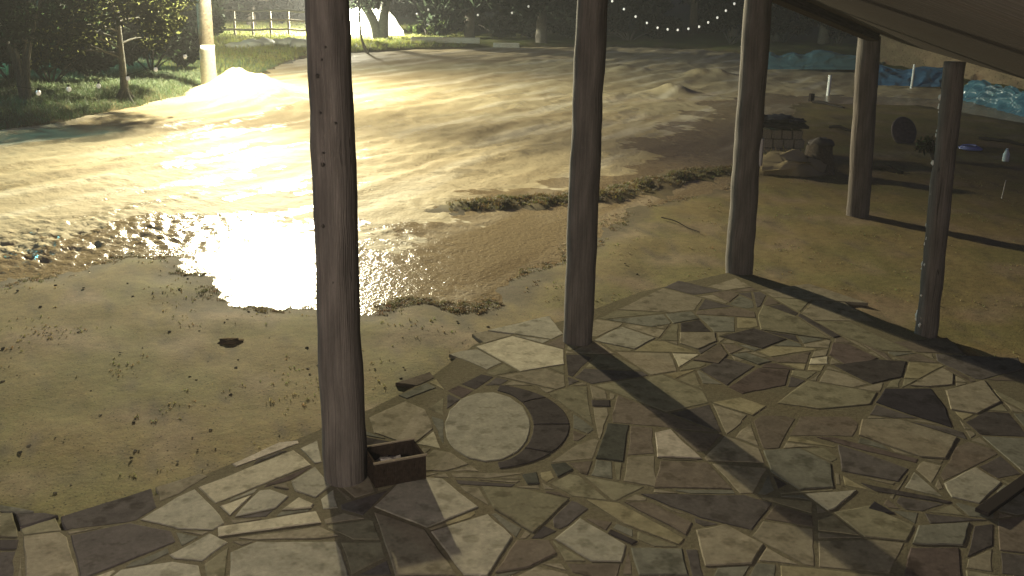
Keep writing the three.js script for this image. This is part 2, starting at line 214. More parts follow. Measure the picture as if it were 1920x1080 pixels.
// tones: c cream, p pale grey, t tan, y yellow, o olive, b brown, r red brown, d dark, k near black, g grey green, u purple grey, w warm white
const HAND = [
  ['w', [433, 879], [525, 836], [560, 833], [562, 839], [442, 885]], ['c', [370, 923], [402, 955], [586, 880], [551, 851]], ['p', [562, 849], [597, 832], [606, 875], [590, 878]],
  ['p', [545, 912], [591, 882], [623, 919], [593, 943], [551, 930]], ['c', [411, 958], [479, 934], [431, 978]], ['p', [437, 980], [486, 928], [507, 926], [544, 939], [521, 962]],
  ['p', [508, 921], [540, 912], [546, 927]], ['c', [525, 967], [560, 940], [592, 954], [587, 962]], ['c', [407, 998], [595, 967], [606, 989], [407, 1017]], ['p', [600, 945], [627, 923], [636, 962], [604, 965]],
  ['p', [315, 1050], [394, 1008], [431, 1026], [381, 1063], [324, 1058]], ['u', [131, 1013], [245, 989], [324, 1004], [334, 1028], [219, 1072], [150, 1100]], ['t', [42, 1015], [114, 1006], [129, 1016], [152, 1100], [48, 1100]],
  ['d', [-40, 1021], [38, 1021], [36, 1040], [-40, 1044]], ['o', [-40, 972], [26, 970], [39, 1017], [-40, 1018]], ['p', [430, 1046], [481, 1025], [634, 1024], [660, 1100], [429, 1100]],
  ['o', [383, 1068], [431, 1033], [424, 1100], [386, 1100]], ['p', [200, 1100], [226, 1078], [324, 1062], [376, 1070], [382, 1100]], ['t', [437, 1018], [600, 995], [640, 1014], [604, 1020], [480, 1022]],
  ['p', [332, 940], [366, 924], [404, 962], [425, 990], [402, 1004], [336, 1002], [262, 984]],
  ['c', [890, 656], [960, 636], [1058, 662], [1060, 690], [975, 704]], ['p', [1110, 645], [1165, 618], [1230, 640], [1190, 662]],
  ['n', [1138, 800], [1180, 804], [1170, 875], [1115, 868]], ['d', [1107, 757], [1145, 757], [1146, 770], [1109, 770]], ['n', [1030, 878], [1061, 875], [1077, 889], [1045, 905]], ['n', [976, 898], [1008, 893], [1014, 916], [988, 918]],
  ['w', [1226, 819], [1257, 812], [1318, 869], [1230, 866]], ['b', [1236, 871], [1327, 874], [1376, 926], [1222, 924]], ['u', [1195, 934], [1396, 936], [1450, 952], [1411, 1004], [1311, 981]],
  ['y', [1091, 943], [1161, 951], [1286, 1020], [1276, 1033], [1168, 993]], ['b', [1222, 950], [1300, 990], [1288, 1015], [1165, 949]], ['p', [1037, 1020], [1088, 979], [1132, 1005], [1176, 1032], [1168, 1064], [1107, 1064]],
  ['d', [1143, 1000], [1199, 1025], [1186, 1032], [1136, 1009]], ['b', [925, 1085], [968, 1022], [1030, 1021], [1046, 1047], [991, 1075]], ['g', [1180, 1036], [1280, 1037], [1292, 1090], [1195, 1090]], ['t', [1302, 1003], [1361, 991], [1434, 1031], [1411, 1068], [1319, 1072]],
  ['u', [1309, 699], [1358, 677], [1416, 693], [1362, 731]], ['r', [1364, 733], [1420, 696], [1482, 700], [1474, 730], [1390, 746]], ['y', [1315, 727], [1350, 739], [1397, 750], [1486, 734], [1412, 788], [1331, 762]], ['o', [1424, 785], [1513, 720], [1645, 743], [1622, 788], [1533, 775]],
  ['d', [1556, 692], [1600, 712], [1630, 728], [1692, 714], [1700, 684], [1642, 680]], ['k', [1657, 735], [1762, 735], [1774, 773], [1808, 818], [1700, 784], [1640, 762]], ['t', [1702, 730], [1766, 696], [1788, 708], [1788, 729], [1739, 733]], ['t', [1770, 739], [1844, 719], [1878, 761], [1832, 784], [1781, 776]],
  ['t', [1614, 793], [1684, 793], [1796, 828], [1774, 869], [1723, 865], [1607, 824]], ['r', [1494, 826], [1560, 827], [1723, 869], [1715, 882], [1622, 855]], ['u', [1568, 837], [1622, 857], [1708, 884], [1684, 913], [1575, 892]], ['d', [1575, 895], [1747, 940], [1793, 949], [1778, 954], [1638, 930]],
  ['p', [1766, 914], [1828, 883], [1879, 913], [1836, 955], [1780, 941]], ['o', [1560, 969], [1630, 956], [1715, 995], [1700, 1026], [1618, 1016]], ['k', [1622, 963], [1638, 947], [1682, 974], [1654, 972]],
  ['g', [1428, 852], [1498, 848], [1560, 878], [1564, 923], [1498, 928], [1443, 894]], ['p', [1506, 934], [1630, 925], [1632, 944], [1568, 963], [1558, 972]], ['g', [1718, 994], [1820, 988], [1806, 1034], [1706, 1030]], ['d', [1824, 994], [1863, 990], [1863, 1033], [1809, 1057]],
  ['b', [1867, 984], [1935, 972], [1935, 1050], [1870, 1042]], ['r', [1704, 1035], [1800, 1036], [1805, 1095], [1690, 1095]], ['d', [1347, 637], [1413, 621], [1476, 642], [1429, 661]], ['g', [1368, 671], [1398, 667], [1448, 684], [1421, 691]],
  ['t', [1273, 629], [1341, 629], [1346, 646], [1308, 662], [1273, 651]], ['b', [1297, 682], [1350, 649], [1366, 671], [1347, 690]], ['d', [1499, 593], [1577, 637], [1562, 640], [1494, 598]], ['o', [1429, 577], [1492, 599], [1556, 643], [1511, 637], [1425, 625], [1419, 597]],
  ['c', [1518, 678], [1553, 674], [1553, 690], [1514, 690]], ['b', [1332, 555], [1367, 550], [1386, 558], [1367, 573]], ['g', [1246, 594], [1297, 589], [1312, 604], [1262, 613]], ['r', [1560, 648], [1592, 652], [1648, 678], [1600, 700], [1552, 672]], ['b', [1610, 648], [1690, 700], [1660, 668]],
  ['p', [760, 900], [830, 905], [900, 960], [800, 1000], [700, 960]], ['t', [700, 968], [800, 1003], [860, 1090], [740, 1090]], ['o', [900, 920], [985, 925], [1070, 945], [1000, 1010], [925, 965]], ['p', [806, 1006], [915, 972], [962, 1016], [916, 1090], [868, 1090]],
  ['t', [690, 790], [760, 758], [800, 775], [815, 812], [770, 846], [700, 820]], ['g', [700, 770], [800, 724], [842, 744], [800, 772], [762, 756], [705, 778]],
];
const ring = (cx, cy, rx, ry, a0, a1, n) => Array.from({ length: n + 1 }, (_, i) => { const a = lerp(a0, a1, i / n); return [cx + rx * Math.cos(a), cy + ry * Math.sin(a)]; });
const ROUND = [['p', ...ring(914, 808, 81, 66, 0, Math.PI * 1.93, 15)]];
for (const [a0, a1] of [[-1.35, -0.72], [-0.7, -0.06], [-0.04, 0.62], [0.64, 1.35]]) {   // curved dark slabs round the pale one
  const th = a => 1 - 0.35 * Math.abs(a / 1.35) ** 2;
  const o = Array.from({ length: 7 }, (_, i) => { const a = lerp(a0, a1, i / 6), k = th(a); return [914 + (86 + 74 * k) * Math.cos(a) - 6, 808 + (70 + 16 * k) * Math.sin(a)]; });
  const n = Array.from({ length: 7 }, (_, i) => { const a = lerp(a1, a0, i / 6); return [914 + 86 * Math.cos(a), 808 + 70 * Math.sin(a)]; });
  ROUND.push(['d', ...o, ...n]);
}
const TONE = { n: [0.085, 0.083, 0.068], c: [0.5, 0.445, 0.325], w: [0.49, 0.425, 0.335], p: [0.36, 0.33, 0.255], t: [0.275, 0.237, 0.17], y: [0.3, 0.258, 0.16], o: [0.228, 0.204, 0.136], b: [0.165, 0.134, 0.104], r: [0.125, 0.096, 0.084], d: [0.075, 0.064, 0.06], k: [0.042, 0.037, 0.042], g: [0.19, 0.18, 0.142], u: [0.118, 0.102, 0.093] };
const stoneMats = {}; for (const k in TONE) stoneMats[k] = [0, 1].map(i => dull(col(...TONE[k].map(v => v * (i ? 1.08 : 0.93))), { roughness: 0.95, specularIntensity: 0.0, map: stoneMap, bumpMap: stoneBump, bumpScale: 0.0015 }));
function chipped(poly) {   // hand-broken edges
  const out = []; for (let i = 0; i < poly.length; i++) { const a = poly[i], b = poly[(i + 1) % poly.length], l = Math.hypot(b[0] - a[0], b[1] - a[1]), n = Math.min(4, Math.max(1, Math.round(l / 0.1))); for (let k = 0; k < n; k++) { const t = k / n, x = lerp(a[0], b[0], t), z = lerp(a[1], b[1], t); const j = k ? 0.006 : 0.003; out.push([x + j * n2(x * 23, z * 23), z + j * n2b(x * 23, z * 23)]); } } return out;
}
function slab(poly, y0, y1, tiltx = 0, tiltz = 0) {
  const p = chipped(ccw(poly)), c = centroid(p), n = p.length, pos = [], uv = [], idx = [];
  const bev = q => { const dx = c[0] - q[0], dz = c[1] - q[1], l = Math.hypot(dx, dz) || 1; return [q[0] + dx / l * 0.007, q[1] + dz / l * 0.007]; };
  const top = q => y1 + tiltx * (q[0] - c[0]) + tiltz * (q[1] - c[1]);
  const u0 = (c[0] * 7.3) % 1, v0 = (c[1] * 5.1) % 1;
  const add = (x, y, z, k) => { pos.push(x, y, z); uv.push(x + u0 + k, -z + v0 + k); };
  for (const q of p) { const b = bev(q); add(b[0], top(b), b[1], 0); }
  for (const q of p) add(q[0], top(q) - 0.003, q[1], 0.01);
  for (const q of p) add(q[0], y0, q[1], 0.05);
  for (const t of THREE.ShapeUtils.triangulateShape(p.map(q => new THREE.Vector2(q[0], q[1])), [])) idx.push(t[0], t[2], t[1]);
  for (let r = 0; r < 2; r++) for (let i = 0; i < n; i++) { const a = r * n + i, b = r * n + (i + 1) % n; idx.push(a, b, a + n, b, b + n, a + n); }
  let g = new THREE.BufferGeometry(); g.setAttribute('position', new THREE.Float32BufferAttribute(pos, 3)); g.setAttribute('uv', new THREE.Float32BufferAttribute(uv, 2)); g.setIndex(idx); g = g.toNonIndexed(); g.computeVertexNormals(); return g;
}
const paving = new THREE.Group(); paving.name = 'paving'; paving.userData = { kind: 'structure', label: 'flagstone paving of the porch floor' }; scene.add(paving);
{
  const sh = new THREE.Shape(pavingPoly.map(([x, z]) => new THREE.Vector2(x, -z)));
  const g = new THREE.ExtrudeGeometry(sh, { depth: 0.06, bevelEnabled: false }); g.rotateX(-Math.PI / 2); g.translate(0, -0.0318, 0);
  part(paving, 'mortar_bed', g, dull(col(0.16, 0.14, 0.095), { map: rep(soilMap, 2, 2), bumpMap: rep(soilBump, 2, 2), bumpScale: 0.003 }));
  const hand = [...HAND, ...ROUND].map(([t, ...p]) => [t, ccw(px2(p))]), hulls = HAND.map(([t, ...p]) => ccw(hull(px2(p)))).concat([ccw(px2(ring(953, 812, 128, 88, 0.39, Math.PI * 2 - 0.39, 7)))]);
  // the rest of the floor: broken slabs, split until they are small enough
  let cells = []; const Q = rng(404);
  (function split(p, depth) {
    const a = Math.abs(areaOf(p)), goal = 0.15 + 0.34 * Q();
    if (a < goal || depth > 16) { cells.push(p); return; }
    let best = 0, e = [1, 0]; for (let i = 0; i < p.length; i++) { const b = p[(i + 1) % p.length], l = Math.hypot(b[0] - p[i][0], b[1] - p[i][1]); if (l > best) { best = l; e = [(b[0] - p[i][0]) / l, (b[1] - p[i][1]) / l]; } }
    const r = (Q() - 0.5) * 1.1, nx = e[0] * Math.cos(r) - e[1] * Math.sin(r), nz = e[0] * Math.sin(r) + e[1] * Math.cos(r), c = centroid(p), k = nx * c[0] + nz * c[1] + (Q() - 0.5) * 0.35 * best * 0.6;
    const A = clip(p, nx, nz, k), B = clip(p, -nx, -nz, -k); if (A.length < 3 || B.length < 3) { cells.push(p); return; }
    split(A, depth + 1); split(B, depth + 1);
  })([[-3.8, 0.4], [5.2, 0.4], [5.2, -10], [-3.8, -10]], 0);
  cells = cells.filter(p => { const c = centroid(p); return inside(c[0], c[1], pavingPoly) && segDist(c[0], c[1], pavingPoly) > 0.03; });
  for (const hl of hulls) cells = cells.flatMap(c => { const cc = centroid(c), hc = centroid(hl); return Math.hypot(cc[0] - hc[0], cc[1] - hc[1]) > 2.5 ? [c] : (inside(cc[0], cc[1], hl) || c.some(q => inside(q[0], q[1], hl)) || hl.some(q => inside(q[0], q[1], c))) ? minus(c, hl) : [c]; });
  const list = []; let k = 0;
  for (const [t, p] of hand) { const s = t === undefined ? null : (p.length > 10 ? p : shrink(p, 0.006)); if (s) list.push([t, s, 0.0308 + (k++ % 9) * 0.0004, true]); }
  const spread = 'pptttooybbgguudrcpto';
  for (const p of cells) { const s = shrink(p, 0.011); if (!s || Math.abs(areaOf(s)) < 0.0022) continue; const c = centroid(s); list.push([spread[Math.floor((0.5 + 0.5 * n2(c[0] * 9.1, c[1] * 9.1)) * 0.999 * spread.length * (0.7 + 0.3 * Q()))] || 't', s, 0.0294 + Q() * 0.001, false]); }
  const proj = new THREE.Vector3(), rest = [], seen = [];
  for (const [t, p, y] of list) {
    const c = centroid(p); proj.set(c[0], 0.02, c[1]).project(camera); const inView = c[1] < -1 && Math.abs(proj.x) < 1.12 && proj.y > -1.2;
    const g = slab(p, 0.002, y, (Q() - 0.5) * 0.004, (Q() - 0.5) * 0.004), m = stoneMats[t][Q() < 0.5 ? 0 : 1];
    if (inView) seen.push([Math.abs(areaOf(p)) / (c[0] * c[0] + c[1] * c[1]), g, m]); else rest.push(g);
  }
  seen.sort((a, b) => b[0] - a[0]);
  seen.forEach(([, g, m], i) => { if (i < 298) part(paving, 'paving_stone', g, m); else rest.push(g); });
  if (rest.length) part(paving, 'stone_chips', mergeGeometries(rest), stoneMats.t[0]).userData.kind = 'stuff';
  console.log('stones', list.length, 'rest', rest.length);
}

// ------------------------------------------------------------------ porch: posts, roof, house wall
const FEET = [[648, 903], [1083, 646], [1385, 514], [1608, 404], [1736, 630]].map(([x, y]) => at(x, y, 0));
const TOPS = [[613, 0], [1110, 0], [1421, 0], [1630, 62], [1792, 100]];
const eaveA = FEET[3], eaveB = FEET[4], EAVE = 2.2;
const eaveDir = V(eaveB.x - eaveA.x, 0, eaveB.z - eaveA.z).normalize(), up2 = V(-eaveDir.z, 0, eaveDir.x); if (up2.x > 0) up2.negate();
const roofY = (x, z) => EAVE + 0.36 * ((x - eaveA.x) * up2.x + (z - eaveA.z) * up2.z);
const postMat = dull(col(0.165, 0.147, 0.136), { specularIntensity: 0.3, map: rep(woodMap, 1, 0.5), bumpMap: rep(woodBump, 1, 0.5), bumpScale: 0.008 });
const knotMat = mat(col(0.035, 0.028, 0.022), 0.9), fleckMat = mat(col(0.6, 0.58, 0.52), 0.7);
const postSpec = [
  ['thick weathered grey timber post with dark knots, nearest the camera, crate at its foot', 0.124, 0.104, postMat],
  ['dark timber post standing on the paving edge right of the nearest post', 0.118, 0.112, postMat],
  ['dark timber post with a pale box fixed to its right side', 0.135, 0.128, postMat],
  ['dark timber corner post holding the end of the low eave beam', 0.14, 0.135, postMat],
  ['slender dark leaning post with white paint flecks under the eave beam', 0.09, 0.078, postMat]];
postSpec.forEach(([label, r0, r1, m], i) => {
  const f = FEET[i], t = atDist(...TOPS[i], hd(f)), lean = (t.x - f.x) / t.y, leanZ = (t.z - f.z) / t.y, H = roofY(f.x, f.z) + 0.02;
  const p = thing('timber_post', label, 'post', V(f.x, 0, f.z), 0, 'porch posts');
  const pts = []; for (let k = 0; k <= 8; k++) { const y = lerp(-0.1, H, k / 8); pts.push(V(lean * y + 0.006 * n2(k * 0.7, i * 3), y, leanZ * y + 0.006 * n2b(k * 0.7, i * 3))); }
  const trunk = limb(pts, [r0, lerp(r0, r1, 0.5), r1], 40, 22); jitter(trunk, 0.006, 3.2, i * 5); part(p, 'shaft', trunk, m);
  const Q = rng(50 + i);
  const rAt = y => lerp(r0, r1, y / H);
  if (i === 0) for (const y of [2.42, 2.36, 2.28, 2.1, 2.05, 1.9, 1.84, 1.52, 1.22]) { const a = -1.57 + (Q() - 0.5) * 0.9, g = clump(0.005 + Q() * 0.006, 1, 0.003, y, 1.1); const r = rAt(y) + 0.002; g.translate(lean * y + r * Math.cos(a), y, leanZ * y - r * Math.sin(a)); part(p, 'knot', g, knotMat); }
  if (i === 4) for (let k = 0; k < 26; k++) { const y = 0.05 + Q() * 2.0, a = Math.PI - 0.5 + Q() * 1.5, r = rAt(y) - 0.001, g = clump(0.005 + 0.012 * Q() * Q(), 1, 0.005, k, 0.8 + 1.5 * Q()); g.translate(lean * y + r * Math.cos(a), y, leanZ * y + r * Math.sin(a)); part(p, 'paint_fleck', g, fleckMat); }
});
{
  // roof: slopes up from the low eave towards the house
  const roof = thing('porch_roof', 'boarded underside of the low porch roof at upper right, its shade partly in the colour', 'roof', V(0, 0, 0));
  const shadedBeamMat = dull(col(0.105, 0.094, 0.087), { map: woodMap }), shadedBoardMat = dull(col(0.105, 0.094, 0.087), { map: woodMap });  // post timber darkened: the shade under the roof is put into the colour
  const bar = (a, b, w, h) => { const d = b.clone().sub(a), L = d.length(), g = new THREE.BoxGeometry(w, h, L); g.lookAt ? 0 : 0; const q = new THREE.Quaternion().setFromRotationMatrix(new THREE.Matrix4().lookAt(V(0, 0, 0), d, V(0, 1, 0))); g.applyQuaternion(q); const c = a.clone().add(b).multiplyScalar(0.5); g.translate(c.x, c.y, c.z); return g; };
  const P = (s, u, dy = 0) => { const x = eaveA.x + eaveDir.x * s + up2.x * u, z = eaveA.z + eaveDir.z * s + up2.z * u; return V(x, roofY(x, z) + dy, z); };
  part(roof, 'eave_beam', bar(P(-0.3, 0, 0.14), P(14, 0, 0.14), 0.12, 0.1), shadedBeamMat);
  const f0 = FEET[0], f3 = FEET[3], dir = V(f0.x - f3.x, 0, f0.z - f3.z).normalize();
  const H = (s, dy) => { const x = f3.x + dir.x * s, z = f3.z + dir.z * s; return V(x, roofY(x, z) + dy, z); };
  part(roof, 'header_beam', bar(H(0.2, -0.01), H(13, -0.01), 0.14, 0.1), shadedBeamMat);
  // boards laid down the slope, between the eave and the header line
  const uOf = s => { const p = P(s, 0); const det = dir.x * up2.z - dir.z * up2.x; const dx = p.x - f3.x, dz = p.z - f3.z; return (dx * dir.z - dz * dir.x) / (dir.z * up2.x - dir.x * up2.z) * -1; };
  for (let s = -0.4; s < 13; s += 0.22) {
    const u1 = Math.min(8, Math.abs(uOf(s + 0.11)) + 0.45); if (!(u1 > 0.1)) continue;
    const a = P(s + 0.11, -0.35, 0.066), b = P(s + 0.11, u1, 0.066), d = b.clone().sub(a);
    part(roof, 'roof_board', (() => { const g = new THREE.BoxGeometry(0.212, 0.024, d.length()); g.applyQuaternion(new THREE.Quaternion().setFromRotationMatrix(new THREE.Matrix4().lookAt(V(0, 0, 0), d, V(0, 1, 0)))); const c = a.add(b).multiplyScalar(0.5); g.translate(c.x, c.y, c.z); return g; })(), shadedBoardMat);
  }
  const wall = thing('house_wall', 'pale rendered house wall behind the porch', 'wall', V(-1.2, 0, 0.75));
  part(wall, 'render', jitter(box(13, 3.3, 0.22, 0, 1.65, 0), 0, 1), mat(col(0.34, 0.32, 0.28), 0.92, { map: soilMap }));
}
{
  const w = thing('porch_lamp', 'small globe lamp on the house wall behind the camera', 'lamp', V(-2.0, 2.45, 0.63));
  part(w, 'bracket', box(0.1, 0.16, 0.03, 0, 0, -0.002, 0.01), mat(col(0.1, 0.1, 0.1), 0.6));
  const g = new THREE.SphereGeometry(0.07, 20, 14); g.translate(0, 0.02, -0.11); part(w, 'lamp_globe', g, mat(col(0.85, 0.85, 0.82), 0.4, { emissive: col(1, 0.92, 0.86), emissiveIntensity: 2 }));
  const l = new THREE.PointLight(col(1, 0.9, 0.86), 22, 0, 2); l.position.set(-2.0, 2.47, 0.52); l.castShadow = true; l.shadow.radius = 3.5; scene.add(l);
}
{
  const f = FEET[2], p = atDist(1421, 285, hd(f) - 0.02); p.x += 0.01;
  const b = thing('junction_box', 'small pale box fixed to the side of the dark post', 'box', V(p.x, p.y, p.z), -0.5);
  part(b, 'case', box(0.075, 0.27, 0.06, 0, 0, 0, 0.008), mat(col(0.4, 0.38, 0.37), 0.6)); part(b, 'lid', box(0.06, 0.24, 0.012, 0, 0, 0.034, 0.004), mat(col(0.43, 0.41, 0.4), 0.55));
}
// crate at the foot of the nearest post
{
  const p = at(741, 892, 0.03); const c = thing('open_crate', 'dark open wooden crate with pale scraps inside, at the foot of the nearest post', 'crate', V(p.x, 0.034, p.z), 0.42);
  const m = dull(col(0.05, 0.037, 0.028), { map: woodMap, bumpMap: woodBump, bumpScale: 0.003 }), W = 0.3, D = 0.22, Hh = 0.15, T = 0.014;
  part(c, 'floor', box(W - 0.03, 0.012, D - 0.03, 0, 0.006, 0), m);
  for (const s of [-1, 1]) { part(c, 'side_panel', box(W, Hh, T, 0, Hh / 2, s * (D / 2 - T / 2), 0.003), m); part(c, 'end_panel', box(T, Hh - 0.004, D - 2 * T - 0.002, s * (W / 2 - T / 2), Hh / 2, 0, 0.003), m); }
  part(c, 'rim', merge([box(W + 0.012, 0.01, 0.014, 0, Hh + 0.002, D / 2), box(W + 0.012, 0.01, 0.014, 0, Hh + 0.002, -D / 2)]), dull(col(0.2, 0.165, 0.12)));
  const q = thing('paper_scraps', 'crumpled pale paper lying inside the dark crate', 'paper', V(p.x, 0.047, p.z), 0.42); const Q = rng(5), gs = [];
  for (let k = 0; k < 5; k++) { const g = clump(0.045 + 0.02 * Q(), 2, 0.02, k * 4, 0.7); g.translate((Q() - 0.5) * 0.14, 0.045 + 0.02 * Q(), (Q() - 0.5) * 0.07); gs.push(g); } part(q, 'sheet', mergeGeometries(gs), mat(col(0.5, 0.45, 0.36), 0.9));
}

// ------------------------------------------------------------------ lamp pole on the far bank
const poleFoot = onGround(393, 172);
{
  const p = thing('lamp_pole', 'tall pale pole with a whitewashed base on the far bank', 'lamp pole', V(poleFoot.x, poleFoot.y, poleFoot.z));
  const m = mat(col(0.3, 0.26, 0.19), 0.85, { map: barkMap, bumpMap: stoneBump, bumpScale: 0.01 });
  part(p, 'shaft', limb([V(0, -0.3, 0), V(0.02, 2.5, 0), V(0.03, 5.6, 0)], [0.2, 0.185, 0.15], 20, 18), m);
  part(p, 'whitewash', limb([V(0, -0.1, 0), V(0.01, 0.6, 0), V(0.015, 1.22, 0)], [0.212, 0.205, 0.2], 10, 18), mat(col(0.62, 0.64, 0.58), 0.9, { map: soilMap }));
  // floodlight, above the frame, turned to the house; its height follows from its mirror image in the still shallows
  const F = at(445, 178), d = ray(492, 492), k = hd(F) / Math.hypot(d.x, d.z), L = V(d.x * k, 0, d.z * k); L.y = -(CAM_H + d.y * k) + 2 * WATER;
  console.log('lamp', L.toArray(), 'pole', poleFoot.toArray());
  const l = L.clone().sub(p.position);
  part(p, 'arm', limb([V(0.03, l.y + 0.25, 0), V(l.x * 0.5, l.y + 0.32, l.z * 0.5), V(l.x, l.y + 0.16, l.z)], [0.03, 0.03, 0.03], 10, 8), mat(col(0.2, 0.2, 0.2), 0.5, { metalness: 0.6 }));
  const to = V(-1.6, L.y + 1.6, -3).sub(L).normalize();
  const lamp = new THREE.Group(); lamp.name = 'floodlight'; p.add(lamp); lamp.position.copy(l); lamp.quaternion.setFromUnitVectors(V(0, 0, 1), to);
  part(lamp, 'housing', box(0.44, 0.34, 0.14, 0, 0, -0.1, 0.03), mat(col(0.08, 0.08, 0.085), 0.5));
  part(lamp, 'lens', box(0.38, 0.28, 0.01, 0, 0, -0.022), mat(col(0.8, 0.8, 0.75), 0.4, { emissive: col(1, 0.9, 0.68), emissiveIntensity: 30 }));
  const spot = new THREE.SpotLight(col(1, 0.9, 0.6), 1980, 0, 43 * Math.PI / 180, 1, 2);
  spot.position.copy(L).addScaledVector(to, 0.02); spot.target.position.copy(L).addScaledVector(to, 10); spot.castShadow = true; spot.shadow.radius = 6; spot.shadow.mapSize.set(4096, 4096); spot.shadow.bias = -0.0005; spot.shadow.camera.far = 90;
  scene.add(spot, spot.target);
  // a bare bulb hangs under the arm
  const B = V(lerp(0.03, l.x, 0.5), l.y - 0.02, lerp(0, l.z, 0.5)), bg = new THREE.SphereGeometry(0.11, 20, 14); bg.translate(B.x, B.y, B.z);
  part(p, 'lamp_globe', bg, mat(col(0.9, 0.9, 0.88), 0.4, { emissive: col(1, 0.92, 0.7), emissiveIntensity: 20 }));
  part(p, 'lamp_stem', limb([B.clone(), B.clone().add(V(0, 0.2, 0)), B.clone().add(V(0, 0.36, 0))], [0.02, 0.02, 0.02], 3, 6), mat(col(0.2, 0.2, 0.2), 0.5));
  const glow = new THREE.PointLight(col(1, 0.92, 0.66), 370, 0, 2); glow.position.copy(p.position).add(B); glow.castShadow = true; glow.shadow.radius = 5; scene.add(glow);
}

// cool lamp on a post beyond the left edge of the picture: it lights the left bank
{
  const f = V(-21, 0, -27); f.y = groundH(f.x, f.z);
  const p = thing('bank_lamp', 'slim lamp post with a cool globe on the left bank, outside the picture', 'lamp', f);
  part(p, 'shaft', limb([V(0, -0.2, 0), V(0, 2.5, 0), V(0, 4.9, 0)], [0.06, 0.05, 0.04], 6, 10), mat(col(0.15, 0.15, 0.15), 0.6));
  const g = new THREE.SphereGeometry(0.15, 20, 14); g.translate(0, 5.06, 0); part(p, 'lamp_globe', g, mat(col(0.9, 0.9, 0.9), 0.4, { emissive: col(0.35, 0.9, 1), emissiveIntensity: 12 }));
  const l = new THREE.PointLight(col(0.3, 0.92, 0.95), 230, 0, 2); l.position.copy(f).add(V(0, 5.06, 0)); l.castShadow = true; l.shadow.radius = 6; scene.add(l);
}

// ------------------------------------------------------------------ plants
function leafMat(c) { return new THREE.MeshPhysicalMaterial({ color: c, roughness: 0.75, side: THREE.DoubleSide, vertexColors: true }); }
function leaves(n, place, size, seed) {
  const Q = rng(seed), pos = [], nor = [], colr = [], idx = [];
  const a = V(0, 0, 0), b = V(0, 0, 0), nn = V(0, 0, 0);
  for (let i = 0; i < n; i++) {
    const p = place(Q), s = size * (0.55 + 0.9 * Q());
    a.set(Q() - 0.5, (Q() - 0.5) * 0.7 - 0.15, Q() - 0.5).normalize(); b.set(Q() - 0.5, Q() - 0.5, Q() - 0.5).cross(a).normalize(); nn.crossVectors(a, b).normalize();
    const k = pos.length / 3, w = s * 0.42, t = 0.7 + 0.6 * Q();
    for (const [u, v, e] of [[-1, 0, 0], [-0.1, 1, 0.15], [1, 0, -0.1], [-0.1, -1, 0.15]]) { pos.push(p.x + a.x * u * s + b.x * v * w + nn.x * e * s, p.y + a.y * u * s + b.y * v * w + nn.y * e * s, p.z + a.z * u * s + b.z * v * w + nn.z * e * s); nor.push(nn.x, nn.y, nn.z); colr.push(t, t * (0.94 + 0.12 * Q()), t * 0.9); }
    idx.push(k, k + 1, k + 2, k, k + 2, k + 3);
  }
  const g = new THREE.BufferGeometry(); g.setAttribute('position', new THREE.Float32BufferAttribute(pos, 3)); g.setAttribute('normal', new THREE.Float32BufferAttribute(nor, 3)); g.setAttribute('color', new THREE.Float32BufferAttribute(colr, 3)); g.setIndex(idx); return g;
}
const barkDark = mat(col(0.13, 0.115, 0.095), 0.95, { map: barkMap, bumpMap: stoneBump, bumpScale: 0.02 }), barkGrey = mat(col(0.2, 0.2, 0.18), 0.95, { map: barkMap, bumpMap: stoneBump, bumpScale: 0.02 });
const leafBank = leafMat(col(0.06, 0.1, 0.045)), leafGreen = leafMat(col(0.085, 0.12, 0.04)), leafYellow = leafMat(col(0.2, 0.22, 0.08)), leafDark = leafMat(col(0.055, 0.075, 0.05));
